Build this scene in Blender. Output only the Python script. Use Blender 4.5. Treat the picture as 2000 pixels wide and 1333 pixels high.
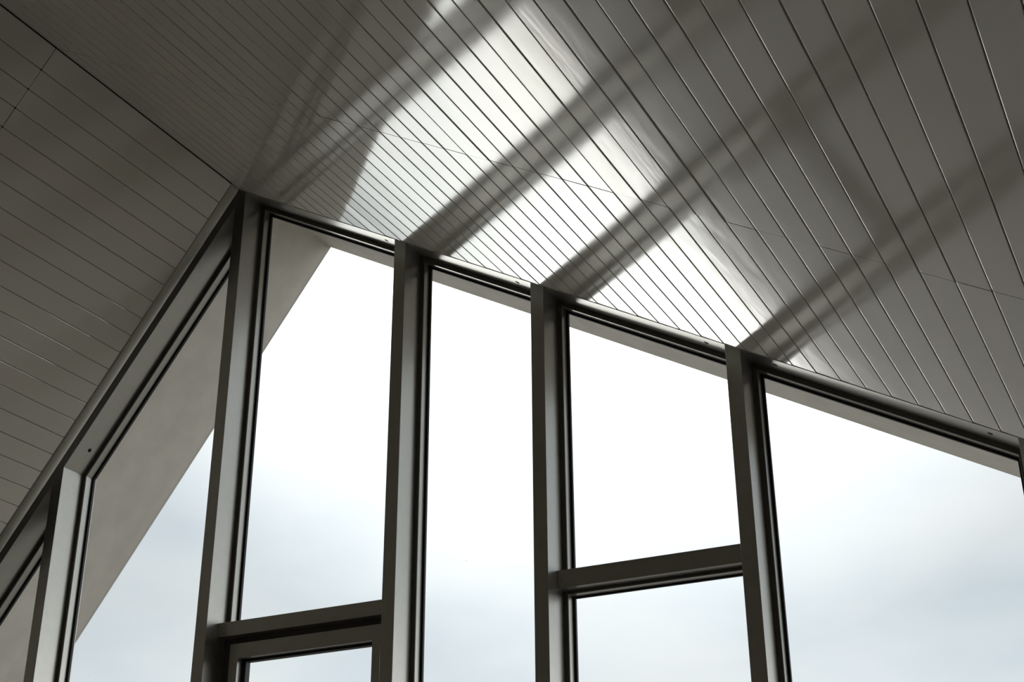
import bpy, bmesh, math, random
from mathutils import Vector, Matrix

# ---------------------------------------------------------------- clean start
for o in list(bpy.data.objects):
    bpy.data.objects.remove(o, do_unlink=True)
S = bpy.context.scene
C = S.collection
RND = random.Random(7)

# ---------------------------------------------------------------- camera
EYE = 1.6                                   # eye height above the floor, metres
CAM = Vector((0.0, -4.717, EYE))
yaw, pitch, roll = -0.467979, 0.449523, -0.005897
fwd = Vector((math.sin(yaw)*math.cos(pitch), math.cos(yaw)*math.cos(pitch), math.sin(pitch)))
rgt = Vector((math.cos(yaw), -math.sin(yaw), 0.0))
up = rgt.cross(fwd)
r2 = rgt*math.cos(roll) + up*math.sin(roll)
u2 = -rgt*math.sin(roll) + up*math.cos(roll)
cd = bpy.data.cameras.new('camera')
cam = bpy.data.objects.new('camera', cd)
C.objects.link(cam)
cam.matrix_world = Matrix(((r2.x, u2.x, -fwd.x, CAM.x), (r2.y, u2.y, -fwd.y, CAM.y),
                           (r2.z, u2.z, -fwd.z, CAM.z), (0, 0, 0, 1)))
cd.sensor_width = 36.0
cd.lens = 2725.4/2000.0*36.0
cd.clip_start = 0.05
cd.clip_end = 6000.0
S.camera = cam

# ---------------------------------------------------------------- exposure
vs = S.view_settings
vs.view_transform = 'Standard'
vs.look = 'None'
vs.exposure = 0.0
vs.gamma = 1.0
vs.use_curve_mapping = False
S.cycles.max_bounces = 10
S.cycles.diffuse_bounces = 6
S.cycles.glossy_bounces = 5
S.cycles.transparent_max_bounces = 16
S.cycles.use_denoising = True
S.cycles.sample_clamp_indirect = 6.0


# ---------------------------------------------------------------- node helper
class NT:
    def __init__(s, tree):
        s.t = tree
        tree.nodes.clear()

    def n(s, kind, props=None, **ins):
        nd = s.t.nodes.new(kind)
        for k, v in (props or {}).items():
            setattr(nd, k, v)
        for k, v in ins.items():
            key = int(k[1:]) if k[0] == 'i' and k[1:].isdigit() else k.replace('_', ' ')
            sock = nd.inputs[key]
            if isinstance(v, bpy.types.NodeSocket):
                s.t.links.new(v, sock)
            else:
                sock.default_value = v
        return nd

    def math(s, op, a, b=0.0, c=0.0, clamp=False):
        return s.n('ShaderNodeMath', {'operation': op, 'use_clamp': clamp}, i0=a, i1=b, i2=c).outputs[0]

    def ramp(s, fac, stops, interp='LINEAR'):
        nd = s.n('ShaderNodeValToRGB', None, Fac=fac)
        cr = nd.color_ramp
        cr.interpolation = interp
        while len(cr.elements) < len(stops):
            cr.elements.new(0.5)
        for e, (p, col) in zip(cr.elements, stops):
            e.position = p
            e.color = (*col, 1.0) if not isinstance(col, float) else (col, col, col, 1.0)
        return nd.outputs['Color']


# ---------------------------------------------------------------- sky: hazy overcast, veiled sun ahead
SKY_TOP = 5.8
world = bpy.data.worlds.new('overcast_sky')
S.world = world
world.use_nodes = True
w = NT(world.node_tree)
D = w.n('ShaderNodeTexCoord').outputs['Generated']
z = w.n('ShaderNodeSeparateXYZ', None, i0=D).outputs[2]
# brightness falls from the hazy horizon to the grey-blue cloud deck (z = sine of the elevation)
zf = w.math('MULTIPLY', w.math('ADD', z, 0.02), 2.0, clamp=True)
base = w.ramp(zf, [
    (0.00, (1.00, .985, .935)), (0.06, (1.00, .98, .93)), (0.16, (.84, .83, .80)), (0.25, (.64, .645, .625)),
    (0.31, (.50, .515, .505)), (0.355, (.33, .345, .342)), (0.395, (.20, .211, .214)), (0.43, (.136, .144, .150)), (0.55, (.110, .119, .126)),
    (0.85, (.112, .118, .122)), (1.0, (.138, .142, .146))])
base = w.n('ShaderNodeVectorMath', {'operation': 'SCALE'}, i0=base, Scale=SKY_TOP).outputs[0]
# thin cloud: soft low-contrast patches
mp = w.n('ShaderNodeMapping', None, Vector=D, Scale=(1.0, 1.0, 2.2)).outputs[0]
ns = w.n('ShaderNodeTexNoise', None, Vector=mp, Scale=4.2, Detail=4.0, Roughness=0.5).outputs[0]
patch = w.ramp(ns, [(0.33, (.87, .905, .945)), (0.5, (1.0, 1.005, 1.005)), (0.68, (1.13, 1.09, 1.05))])
base = w.n('ShaderNodeVectorMath', {'operation': 'MULTIPLY'}, i0=base, i1=patch).outputs[0]
# the sun behind the cloud
GLOW_AZ, GLOW_EL = math.radians(-23.0), math.radians(36.0)
gd = (math.sin(GLOW_AZ)*math.cos(GLOW_EL), math.cos(GLOW_AZ)*math.cos(GLOW_EL), math.sin(GLOW_EL))
cosang = w.n('ShaderNodeVectorMath', {'operation': 'DOT_PRODUCT'}, i0=D, i1=gd).outputs['Value']
ang = w.math('DIVIDE', w.math('ARCCOSINE', w.math('MINIMUM', cosang, 0.99999)), math.radians(30.0), clamp=True)
glow = w.ramp(ang, [(0.0, (1., .985, .95)), (0.27, (.80, .79, .77)), (0.45, (.42, .417, .41)), (0.62, (.155, .156, .155)),
                    (0.80, (.03, .031, .032)), (1.0, (0., 0., 0.))])
glow = w.n('ShaderNodeVectorMath', {'operation': 'SCALE'}, i0=glow, Scale=3.4).outputs[0]
sky = w.n('ShaderNodeVectorMath', {'operation': 'ADD'}, i0=base, i1=glow).outputs[0]
bg = w.n('ShaderNodeBackground', None, Color=sky, Strength=1.0)
out = w.n('ShaderNodeOutputWorld', None, Surface=bg.outputs[0])


# ---------------------------------------------------------------- materials
def material(name):
    m = bpy.data.materials.new(name)
    m.use_nodes = True
    return m, NT(m.node_tree)


def finish(t, shader):
    t.n('ShaderNodeOutputMaterial', None, Surface=shader)


def plain(name, col, rough=0.5, ior=1.5, metal=0.0, grain=0.0, scale=40.0, bump=0.0, stretch=(1, 1, 1)):
    m, t = material(name)
    co = t.n('ShaderNodeTexCoord').outputs['Object']
    mpn = t.n('ShaderNodeMapping', None, Vector=co, Scale=stretch).outputs[0]
    nz = t.n('ShaderNodeTexNoise', None, Vector=mpn, Scale=scale, Detail=3.0).outputs[0]
    c0 = tuple(x*(1-grain) for x in col)
    c1 = tuple(min(1.0, x*(1+grain)) for x in col)
    colr = t.ramp(nz, [(0.3, c0), (0.7, c1)])
    b = t.n('ShaderNodeBsdfPrincipled', None, Base_Color=colr, Roughness=rough, IOR=ior, Metallic=metal)
    if bump:
        bm = t.n('ShaderNodeBump', None, Strength=1.0, Distance=bump, Height=nz).outputs[0]
        t.t.links.new(bm, b.inputs['Normal'])
    finish(t, b.outputs[0])
    return m


def lacquered_board():
    """White board under a satin lacquer: faint brushed waviness along the board."""
    m, t = material('lacquered_board')
    geo = t.n('ShaderNodeTexCoord').outputs['Object']
    rnd = t.n('ShaderNodeObjectInfo').outputs['Random']
    off = t.n('ShaderNodeCombineXYZ', None, i0=t.math('MULTIPLY', rnd, 37.0), i1=t.math('MULTIPLY', rnd, 91.0), i2=0.0).outputs[0]
    co = t.n('ShaderNodeVectorMath', {'operation': 'ADD'}, i0=geo, i1=off).outputs[0]
    m1 = t.n('ShaderNodeMapping', None, Vector=co, Scale=(10.0, 2.6, 1.0)).outputs[0]
    wav = t.n('ShaderNodeTexNoise', None, Vector=m1, Scale=1.6, Detail=2.0, Roughness=0.5, Distortion=0.4).outputs[0]
    tint = t.ramp(rnd, [(0.0, BOARD_A), (0.35, BOARD_B), (0.7, BOARD_C), (1.0, BOARD_D)])
    bmp = t.n('ShaderNodeBump', None, Strength=1.0, Distance=0.0003, Height=wav).outputs[0]
    rg = t.math('ADD', BOARD_ROUGH, t.math('MULTIPLY', t.math('SUBTRACT', wav, 0.5), 0.06))
    b = t.n('ShaderNodeBsdfPrincipled', None, Base_Color=tint, Roughness=rg, IOR=BOARD_IOR, Normal=bmp)
    finish(t, b.outputs[0])
    return m


BOARD_A, BOARD_B, BOARD_C, BOARD_D = (.625, .595, .525), (.65, .61, .54), (.605, .58, .515), (.655, .605, .545)
BOARD_ROUGH, BOARD_IOR = 0.10, 1.55
MAT_BOARD = lacquered_board()
MAT_BACK = plain('dark_backing', (.03, .028, .025), 0.8)
MAT_TRIM = plain('painted_trim', (.50, .485, .43), 0.6, grain=.03)
MAT_FRAME = plain('anodised_aluminium', (.485, .475, .445), 0.30, metal=.74, grain=.03, scale=25.0)
MAT_RECESS_SHADE = plain('dark_brown_recess_shade', (.11, .098, .084), 0.55)  # recess shade as a colour, for bead fronts and the casement gap
MAT_RUBBER = plain('black_rubber', (.012, .011, .012), 0.6)
MAT_SOFFIT = plain('soffit_render', (.60, .57, .52), 0.85, grain=.07, scale=7.0, bump=0.0008)
MAT_FASCIA = plain('fascia_paint', (.50, .48, .45), 0.6, grain=.04)
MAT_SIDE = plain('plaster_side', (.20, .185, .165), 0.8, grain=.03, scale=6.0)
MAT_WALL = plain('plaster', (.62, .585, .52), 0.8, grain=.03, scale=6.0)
MAT_FLOOR = plain('floor_covering', (.20, .18, .15), 0.6, grain=.15, scale=30.0)
MAT_GROUND = plain('ground_cover', (.31, .288, .255), 0.9, grain=.25, scale=0.05)
MAT_HOLE = plain('black_recess', (.004, .004, .004), 0.9)


def glass():
    """Clear pane: what lies behind, a Fresnel reflection, a little dust."""
    m, t = material('window_glass')
    co = t.n('ShaderNodeTexCoord').outputs['Object']
    fc = t.n('ShaderNodeLayerWeight', None, Blend=0.5).outputs['Facing']
    fr = t.math('ADD', 0.028, t.math('MULTIPLY', t.math('POWER', fc, 5.0), 0.9))
    tr = t.n('ShaderNodeBsdfTransparent', None, Color=(.975, .985, .98, 1)).outputs[0]
    gl = t.n('ShaderNodeBsdfGlossy', None, Color=(1, 1, 1, 1), Roughness=0.0).outputs[0]
    mix = t.n('ShaderNodeMixShader', None, i0=fr, i1=tr, i2=gl).outputs[0]
    vo = t.n('ShaderNodeTexVoronoi', None, Vector=co, Scale=6.0, Randomness=1.0)
    spot = t.math('LESS_THAN', vo.outputs['Distance'], 0.016)
    keep = t.math('GREATER_THAN', t.n('ShaderNodeSeparateColor', None, Color=vo.outputs['Color']).outputs[0], 0.72)
    dust = t.math('MULTIPLY', t.math('MULTIPLY', spot, keep), 0.35)
    df = t.n('ShaderNodeBsdfDiffuse', None, Color=(.8, .8, .78, 1)).outputs[0]
    mix = t.n('ShaderNodeMixShader', None, i0=dust, i1=mix, i2=df).outputs[0]
    finish(t, mix)
    return m


MAT_GLASS = glass()


# ---------------------------------------------------------------- mesh helpers
def link(name, me, mat, parent=None, **props):
    o = bpy.data.objects.new(name, me)
    C.objects.link(o)
    if mat and me is not None and not me.materials:
        me.materials.append(mat)
    if parent is not None:
        o.parent = parent
    for k, v in props.items():
        o[k] = v
    return o


def mesh(name, verts, faces):
    me = bpy.data.meshes.new(name)
    me.from_pydata([tuple(v) for v in verts], [], faces)
    bm = bmesh.new()
    bm.from_mesh(me)
    bmesh.ops.recalc_face_normals(bm, faces=bm.faces)
    bm.to_mesh(me)
    bm.free()
    me.update()
    return me


def loft(name, ring_a, ring_b, bevel=0.0):
    """Closed solid between two matching rings of points."""
    n = len(ring_a)
    faces = [tuple(range(n)), tuple(range(n, 2*n))]
    faces += [(i, (i+1) % n, n+(i+1) % n, n+i) for i in range(n)]
    me = mesh(name, list(ring_a)+list(ring_b), faces)
    if bevel:
        bm = bmesh.new()
        bm.from_mesh(me)
        bmesh.ops.bevel(bm, geom=[e for e in bm.edges if e.calc_length() > 0.02], offset=bevel, segments=1,
                        affect='EDGES', clamp_overlap=True)
        bmesh.ops.recalc_face_normals(bm, faces=bm.faces)
        bm.to_mesh(me)
        bm.free()
    return me


def box(name, x0, x1, y0, y1, z0, z1, bevel=0.0):
    a = [(x0, y0, z0), (x1, y0, z0), (x1, y1, z0), (x0, y1, z0)]
    b = [(x, y, z1) for x, y, _ in a]
    return loft(name, a, b, bevel)


def merge(name, parts):
    vs_, fs_ = [], []
    for me in parts:
        k = len(vs_)
        vs_ += [v.co.copy() for v in me.vertices]
        fs_ += [tuple(i+k for i in p.vertices) for p in me.polygons]
    return mesh(name, vs_, fs_)


# ---------------------------------------------------------------- measured building
AX, AZ = -3.913, 3.7374+EYE                 # ridge line (x, z), runs along y
AR, AL = math.radians(29.815), math.radians(53.50)
dirR, nrmR = Vector((math.cos(AR), 0, -math.sin(AR))), Vector((math.sin(AR), 0, math.cos(AR)))
dirL, nrmL = Vector((-math.cos(AL), 0, -math.sin(AL))), Vector((-math.sin(AL), 0, math.cos(AL)))
APEX = Vector((AX, 0, AZ))
X_LEFT, X_RIGHT, Y_BACK, Y_OUT = -5.86, 1.80, -8.0, 0.20
Y = Vector((0, 1, 0))
# the boarded ceiling stops short of the glazing and hangs a little below it
LAM = .968
CAPEX = Vector((CAM.x+(AX-CAM.x)*LAM, 0, CAM.z+(AZ-CAM.z)*LAM))


def cy(y):
    return CAM.y+(y-CAM.y)*LAM


def roof_z(x, n=0.0):
    """Height of the ceiling surface above x, n metres outward of it."""
    if x >= AX:
        return AZ - (x-AX)*math.tan(AR) + n/math.cos(AR)
    return AZ - (AX-x)*math.tan(AL) + n/math.cos(AL)


def on_slope(side, x, n, y, top=APEX):
    """Point over x on a slope, n outward of the surface through the ridge point top."""
    if side == 'R':
        return Vector((x, y, top.z-(x-top.x)*math.tan(AR)+n/math.cos(AR)))
    return Vector((x, y, top.z-(top.x-x)*math.tan(AL)+n/math.cos(AL)))


def along_slope(name, side, x0, x1, prof, bevel=0.0, top=APEX):
    """Bar running down a slope from x0 to x1; prof = [(n, y)...], ends cut plumb."""
    return loft(name, [on_slope(side, x0, n, y, top) for n, y in prof], [on_slope(side, x1, n, y, top) for n, y in prof], bevel)


# ---------------------------------------------------------------- ceilings, board by board
def board_mesh(name, width, length, groove, ease, depth, flip=False):
    h = width/2
    g = groove/2
    t = 0.012
    e = 0.0004
    # the edge towards the ridge is eased more than the other one
    prof = [(-h+g, t), (-h+g, depth), (-h+g+.3*ease, .45*depth), (-h+g+.65*ease, .12*depth), (-h+g+ease, 0.0),
            (h-g-.5*ease, 0.0), (h-g-.18*ease, .2*depth), (h-g, .7*depth), (h-g, t)]
    if flip:
        prof = [(-s, n) for s, n in prof]
    a = [(s, -length/2+e, n) for s, n in prof]
    b = [(s, length/2-e, n) for s, n in prof]
    return loft(name, a, b)


def ceiling(side, label, joints, y_front, groove, ease, depth):
    d, nrm = (dirR, nrmR) if side == 'R' else (dirL, nrmL)
    xa, xb = (CAPEX.x, X_RIGHT+.1) if side == 'R' else (CAPEX.x, X_LEFT-.1)
    me = along_slope('ceiling', side, xa, xb, [(.0125, Y_BACK-.1), (.0125, Y_EDGE), (.245, Y_EDGE), (.245, Y_BACK-.1)], top=CAPEX)
    root = link('ceiling_right' if side == 'R' else 'ceiling_left', me, MAT_BACK, kind='structure', label=label, category='ceiling')
    cache = {}
    for i in range(len(joints)-1):
        s0, s1 = joints[i], joints[i+1]
        wd = round(s1-s0, 4)
        lean = RND.gauss(LEAN if side == 'R' else 0.0, TILT)
        for (ya, yb) in ((Y_JOINT+.001, y_front), (Y_BACK, Y_JOINT-.001)):
            key = (wd, ya)
            if key not in cache:
                cache[key] = board_mesh('board', wd, yb-ya, groove, ease, depth)
            o = link('board', cache[key], MAT_BOARD, root)
            c = CAPEX + d*((s0+s1)/2) + Y*((ya+yb)/2)
            # fitted by hand: each board sits a hair out of true
            tilt = math.radians(lean + RND.gauss(0, .02))
            rise = RND.uniform(0, .0001)
            xax = d if side == 'R' else -d
            rot = Matrix(((xax.x, 0, nrm.x), (xax.y, 1, nrm.y), (xax.z, 0, nrm.z)))
            rot = rot @ Matrix.Rotation(tilt, 3, 'Y') @ Matrix.Rotation(RND.gauss(0, math.radians(.012)), 3, 'X')
            m4 = rot.to_4x4()
            m4.translation = c + nrm*rise
            o.matrix_world = m4
    return root


TILT = 0.16                                 # random tilt of single boards, degrees
LEAN = 0.8                                  # the broad slope is lapped: every board leans the same way
Y_EDGE, Y_JOINT = cy(-.002), cy(-1.2825)
jr = [0.0015, .110*LAM]
while jr[-1] < 6.4:
    jr.append(round(jr[-1]+.1003*LAM, 4))
jl = [0.0015, .115*LAM]
while jl[-1] < 3.05:
    jl.append(round(jl[-1]+.0982*LAM, 4))
ceil_right = ceiling('R', 'broad glossy white boarded ceiling slope mirroring the bright gable windows', jr, Y_EDGE, .0024, .0038, .0011)
ceil_left = ceiling('L', 'steep matt-looking white boarded ceiling slope beside the tall corner window', jl, cy(-.0635), .0014, .0050, .0032)

# black discs standing in for the open corner gaps where four left-hand boards meet
for k in (1, 2, 3, 4):
    s = jl[k]
    p = CAPEX + dirL*s + Y*Y_JOINT
    ring = [p + dirL*(.0032*math.cos(a)) + Y*(.0032*math.sin(a)) for a in [math.tau*i/8 for i in range(8)]]
    link('gap_disc', loft('gap_disc', [q - nrmL*.0008 for q in ring], [q + nrmL*.010 for q in ring]), MAT_HOLE, ceil_left,
         label='black disc for the open corner gap where the left boards meet end to end')

# rounded strip that closes the left slope against the window frame
prof = [(.012, cy(-.0625)), (-.001, cy(-.0625))]
for i in range(9):
    a = math.pi*i/8
    prof.append((-.002-.005*math.sin(a)**.8, cy(-.0615+.0585*i/8)))
prof += [(-.001, Y_EDGE), (.012, Y_EDGE)]
me = along_slope('trim', 'L', CAPEX.x-.001, X_LEFT, prof, top=CAPEX)
for pg in me.polygons:
    pg.use_smooth = len(pg.vertices) == 4
link('trim_1', me, MAT_TRIM, kind='structure', label='narrow rounded white strip between the steep left ceiling and the window frame', category='trim')

# thin metal edge strip where the broad slope ends above the glazing
link('trim_2', along_slope('trim', 'R', CAPEX.x+.002, X_RIGHT, [(-.0008, Y_EDGE+.003), (-.0008, Y_EDGE+.0055), (.10, Y_EDGE+.0055), (.10, Y_EDGE+.003)], .0008, CAPEX),
     MAT_TRIM, kind='structure', label='hair-thin pale edge strip along the end of the broad right ceiling, over the head rails', category='trim')

# ---------------------------------------------------------------- gable wall: mullions and head rails
MW = .0607                                  # mullion width
MX = [-4.8991, -3.9303, -2.9837, -2.2954, -1.4634, -.4603, .50, 1.46]   # left edges
D1, D2 = .135, .1807                        # bead front, gasket front
GY = .194                                   # glass
HEAD_R, HEAD_L = .003, .043                 # how far the head rails hang below the ceiling
BEAD, GASK = .0208, .0103
wall = link('wall_front', None, None, kind='structure', label='gable wall of grey mullions and sloping head rails rising to the ridge', category='wall')


def mullion(x):
    xs = [x, x+MW]
    if x < AX < x+MW:
        xs = [x, AX, x+MW]
    top = [(q, roof_z(q, .045)) for q in xs]
    ring = [(x, 0.0)] + top + [(x+MW, 0.0)]
    a = [(px, 0.0, pz) for px, pz in ring]
    b = [(px, Y_OUT+.03, pz) for px, pz in ring]
    return link('mullion', loft('mullion', a, b, .0012), MAT_FRAME, wall)


for x in MX:
    mullion(x)
EDGES = [(X_LEFT, MX[0])] + [(MX[i]+MW, MX[i+1]) for i in range(len(MX)-1)] + [(MX[-1]+MW, X_RIGHT)]


def head_rail(side, x0, x1, holes=()):
    hang = HEAD_R if side == 'R' else HEAD_L
    o = link('head_rail', along_slope('head_rail', side, x0, x1, [(-hang, 0.0), (-hang, D1+.06), (.05, D1+.06), (.05, 0.0)], .0012), MAT_FRAME, wall)
    d, nrm = (dirR, nrmR) if side == 'R' else (dirL, nrmL)
    for hx, hy in holes:
        p = on_slope(side, hx, -hang, hy)
        ring = [p + d*(.0102*math.cos(a)) + Y*(.0102*math.sin(a)) for a in [math.tau*i/16 for i in range(16)]]
        link('screw_plug', loft('screw_plug', [q - nrm*.0006 for q in ring], [q + nrm*.008 for q in ring]), MAT_HOLE, o,
             label='black plugged screw hole in the head rail')
    return o


HOLES = {1: [(AX-.850, .080)], 2: [(AX+.847, .060)], 3: [(AX+1.527, .060)], 4: [(AX+2.358, .060), (AX+2.624, .060)],
         5: [(AX+3.359, .060)]}
for i, (x0, x1) in enumerate(EDGES):
    side = 'L' if (x0+x1)/2 < AX else 'R'
    head_rail(side, x0, x1, HOLES.get(i-0 if side == 'L' else i, ()))
link('sill', box('sill', X_LEFT, X_RIGHT, 0.0, Y_OUT+.05, 0.0, .06, .002), MAT_FRAME, wall)

# ---------------------------------------------------------------- windows: one per bay
WIN_LABEL = [
    'lowest corner pane under the foot of the steep left slope',
    'triangular-topped window half filled by the overhanging eave, left of the ridge mullion',
    'tall window just right of the ridge post, with a casement frame below its transom',
    'narrow undivided window between the two windows that have crossbars',
    'window crossed by a single slim transom with fixed glass above and below',
    'wide undivided window at the right, with grey-blue sky and a dusty top edge',
    'window beyond the mullion at the right edge of the view',
    'second window beyond the right edge of the view',
    'last low window against the right-hand wall',
]


def bead_set(win, x0, x1, z0, z1=None, side=None, slot=0.0, bead=BEAD, gask=GASK, y0=D1, y1=D2):
    """Glazing beads and gaskets round an opening; open top when the roof slope closes it."""
    hang = (HEAD_R if side == 'R' else HEAD_L) if side else 0.0

    def top(x, n):
        return roof_z(x, -hang-n) if side else z1-n*slot
    for tag, mat, w0, w1, ya, yb in (('glazing_bead', MAT_FRAME, 0.0, bead, y0+.0025, y1), ('shade_strip', MAT_RECESS_SHADE, 0.0, bead-.0012, y0, y0+.0025), ('gasket', MAT_RUBBER, 0.0, bead+gask, y1, y1+.012)):  # thin dark plate paints recess shade onto the bead fronts
        bev = .0015 if tag == 'glazing_bead' else 0.0
        nb = 0.0
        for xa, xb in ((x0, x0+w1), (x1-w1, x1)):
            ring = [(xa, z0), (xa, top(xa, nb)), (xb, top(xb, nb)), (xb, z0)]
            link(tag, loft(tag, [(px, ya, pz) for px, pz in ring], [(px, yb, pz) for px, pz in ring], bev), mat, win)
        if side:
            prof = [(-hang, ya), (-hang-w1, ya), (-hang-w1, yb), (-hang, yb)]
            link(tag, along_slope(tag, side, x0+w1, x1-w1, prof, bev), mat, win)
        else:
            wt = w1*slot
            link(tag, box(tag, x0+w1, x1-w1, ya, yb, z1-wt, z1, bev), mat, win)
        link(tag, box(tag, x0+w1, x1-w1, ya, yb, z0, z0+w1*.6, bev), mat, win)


def pane(parent, x0, x1, z0, z1=None, side=None):
    hang = (HEAD_R if side == 'R' else HEAD_L) if side else 0.0
    ring = [(x0, z0), (x0, roof_z(x0, -hang-.012) if side else z1), (x1, roof_z(x1, -hang-.012) if side else z1), (x1, z0)]
    return link('glass_pane', loft('glass_pane', [(px, GY, pz) for px, pz in ring], [(px, GY+.008, pz) for px, pz in ring]), MAT_GLASS, parent)


Z_SILL = .06
T_TOP, T_BOT = 1.5566+EYE, 1.4848+EYE       # slim transom
U_TOP, U_BOT = 1.5441+EYE, 1.4811+EYE       # transom above the casement
for i, (x0, x1) in enumerate(EDGES):
    side = 'L' if (x0+x1)/2 < AX else 'R'
    win = link('window_%d' % (i+1), None, None, kind='structure', label=WIN_LABEL[i], category='window')
    p0, p1 = x0+.012, x1-.012
    if i == 2:
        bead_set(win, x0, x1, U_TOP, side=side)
        pane(win, p0, p1, U_TOP-.02, side=side)
        link('transom', box('transom', x0, x1, .0775, Y_OUT, U_BOT, U_TOP, .0012), MAT_FRAME, win, label='level grey crossbar above the casement')
        # outer frame set back round the casement, coloured dark for the gap's shade
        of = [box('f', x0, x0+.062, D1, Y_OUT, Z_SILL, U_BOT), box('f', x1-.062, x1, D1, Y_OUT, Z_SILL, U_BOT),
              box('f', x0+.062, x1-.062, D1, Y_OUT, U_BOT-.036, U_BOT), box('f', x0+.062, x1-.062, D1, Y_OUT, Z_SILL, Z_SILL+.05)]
        link('outer_frame', merge('outer_frame', of), MAT_RECESS_SHADE, win)
        sx0, sx1, sz0, sz1 = x0+.0585, x1-.0585, Z_SILL+.04, 1.449+EYE
        sash = link('casement', None, None, win, label='casement frame set back below the crossbar')
        rw, rt = .0437, .064
        for nm, bb in (('stile', (sx0, sx0+rw, sz0, sz1)), ('stile', (sx1-rw, sx1, sz0, sz1)),
                       ('rail', (sx0+rw, sx1-rw, sz1-rt, sz1)), ('rail', (sx0+rw, sx1-rw, sz0, sz0+rt))):
            link(nm, box(nm, bb[0], bb[1], .10, D1, bb[2], bb[3], .0006), MAT_FRAME, sash)
        gx0, gx1, gz0, gz1 = sx0+rw-.002, sx1-rw+.002, sz0+rt-.002, sz1-rt+.002
        gk = [box('g', gx0, gx0+.023, D1, D1+.03, gz0, gz1), box('g', gx1-.023, gx1, D1, D1+.03, gz0, gz1),
              box('g', gx0+.023, gx1-.023, D1, D1+.03, gz1-.0115, gz1), box('g', gx0+.023, gx1-.023, D1, D1+.03, gz0, gz0+.0115)]
        link('gasket', merge('gasket', gk), MAT_RUBBER, sash)
        link('glass_pane', box('glass_pane', gx0+.01, gx1-.01, D1+.012, D1+.020, gz0+.004, gz1-.004), MAT_GLASS, sash)
    elif i == 4:
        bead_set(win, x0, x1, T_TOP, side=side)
        pane(win, p0, p1, T_TOP-.02, side=side)
        link('transom', box('transom', x0, x1, .0824, Y_OUT, T_BOT, T_TOP, .0012), MAT_FRAME, win, label='level slim grey crossbar')
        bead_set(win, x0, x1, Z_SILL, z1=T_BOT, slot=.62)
        pane(win, p0, p1, Z_SILL, z1=T_BOT-.006)
    else:
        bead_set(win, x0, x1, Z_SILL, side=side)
        pane(win, p0, p1, Z_SILL, side=side)

# ---------------------------------------------------------------- roof over the gable, seen from below
E_OUT, RISE = 0.80, .0744
eave = link('roof_overhang', None, None, label='plain rendered overhang of the roof beyond the glass', category='roof')
for side, xa, xb in (('R', AX, X_RIGHT+.5), ('L', AX, X_LEFT-.5)):
    n0 = RISE*math.cos(AR if side == 'R' else AL)
    link('soffit', along_slope('soffit', side, xa, xb, [(n0, .24), (n0, E_OUT), (n0+.16, E_OUT), (n0+.16, .24)]), MAT_SOFFIT, eave)
    link('fascia', along_slope('fascia', side, xa, xb, [(n0+.004, E_OUT+.0005), (n0+.004, E_OUT+.02), (n0+.2, E_OUT+.02), (n0+.2, E_OUT+.0005)]), MAT_FASCIA, eave)
    link('roof_edge', along_slope('roof_edge', side, xa, xb, [(.25, Y_BACK), (.25, .24), (.30, .24), (.30, Y_BACK)]), MAT_FASCIA, eave)
    link('closing_board', along_slope('closing_board', side, xa, xb, [(.051, -.10), (.051, .24), (.20, .24), (.20, -.10)]), MAT_FASCIA, eave)

# ---------------------------------------------------------------- rest of the room and the land outside
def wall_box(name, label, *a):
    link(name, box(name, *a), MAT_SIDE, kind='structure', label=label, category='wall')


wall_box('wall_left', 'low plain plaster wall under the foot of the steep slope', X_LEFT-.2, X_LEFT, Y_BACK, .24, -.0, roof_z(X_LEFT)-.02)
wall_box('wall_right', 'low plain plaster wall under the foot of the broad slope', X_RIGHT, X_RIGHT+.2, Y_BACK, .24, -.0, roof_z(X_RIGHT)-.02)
ring = [(X_LEFT-.2, 0), (X_LEFT-.2, on_slope('L', X_LEFT-.2, .02, 0, CAPEX).z), (CAPEX.x, CAPEX.z+.03),
        (X_RIGHT+.2, on_slope('R', X_RIGHT+.2, .02, 0, CAPEX).z), (X_RIGHT+.2, 0)]
link('wall_back', loft('wall_back', [(px, Y_BACK-.2, pz) for px, pz in ring], [(px, Y_BACK, pz) for px, pz in ring]), MAT_WALL,
     kind='structure', label='plain plaster gable wall at the far end facing the windows', category='wall')
link('floor', box('floor', X_LEFT-.2, X_RIGHT+.2, Y_BACK-.2, .24, -.15, 0.0), MAT_FLOOR, kind='structure', label='plain floor in front of the glazed gable', category='floor')
seg = [(4000*math.cos(math.tau*i/64), 4000*math.sin(math.tau*i/64)) for i in range(64)]
link('ground', loft('ground', [(a, b, -5.0) for a, b in seg], [(a, b, -4.0) for a, b in seg]), MAT_GROUND, kind='structure',
     label='open land below the building, running out to the horizon', category='ground')
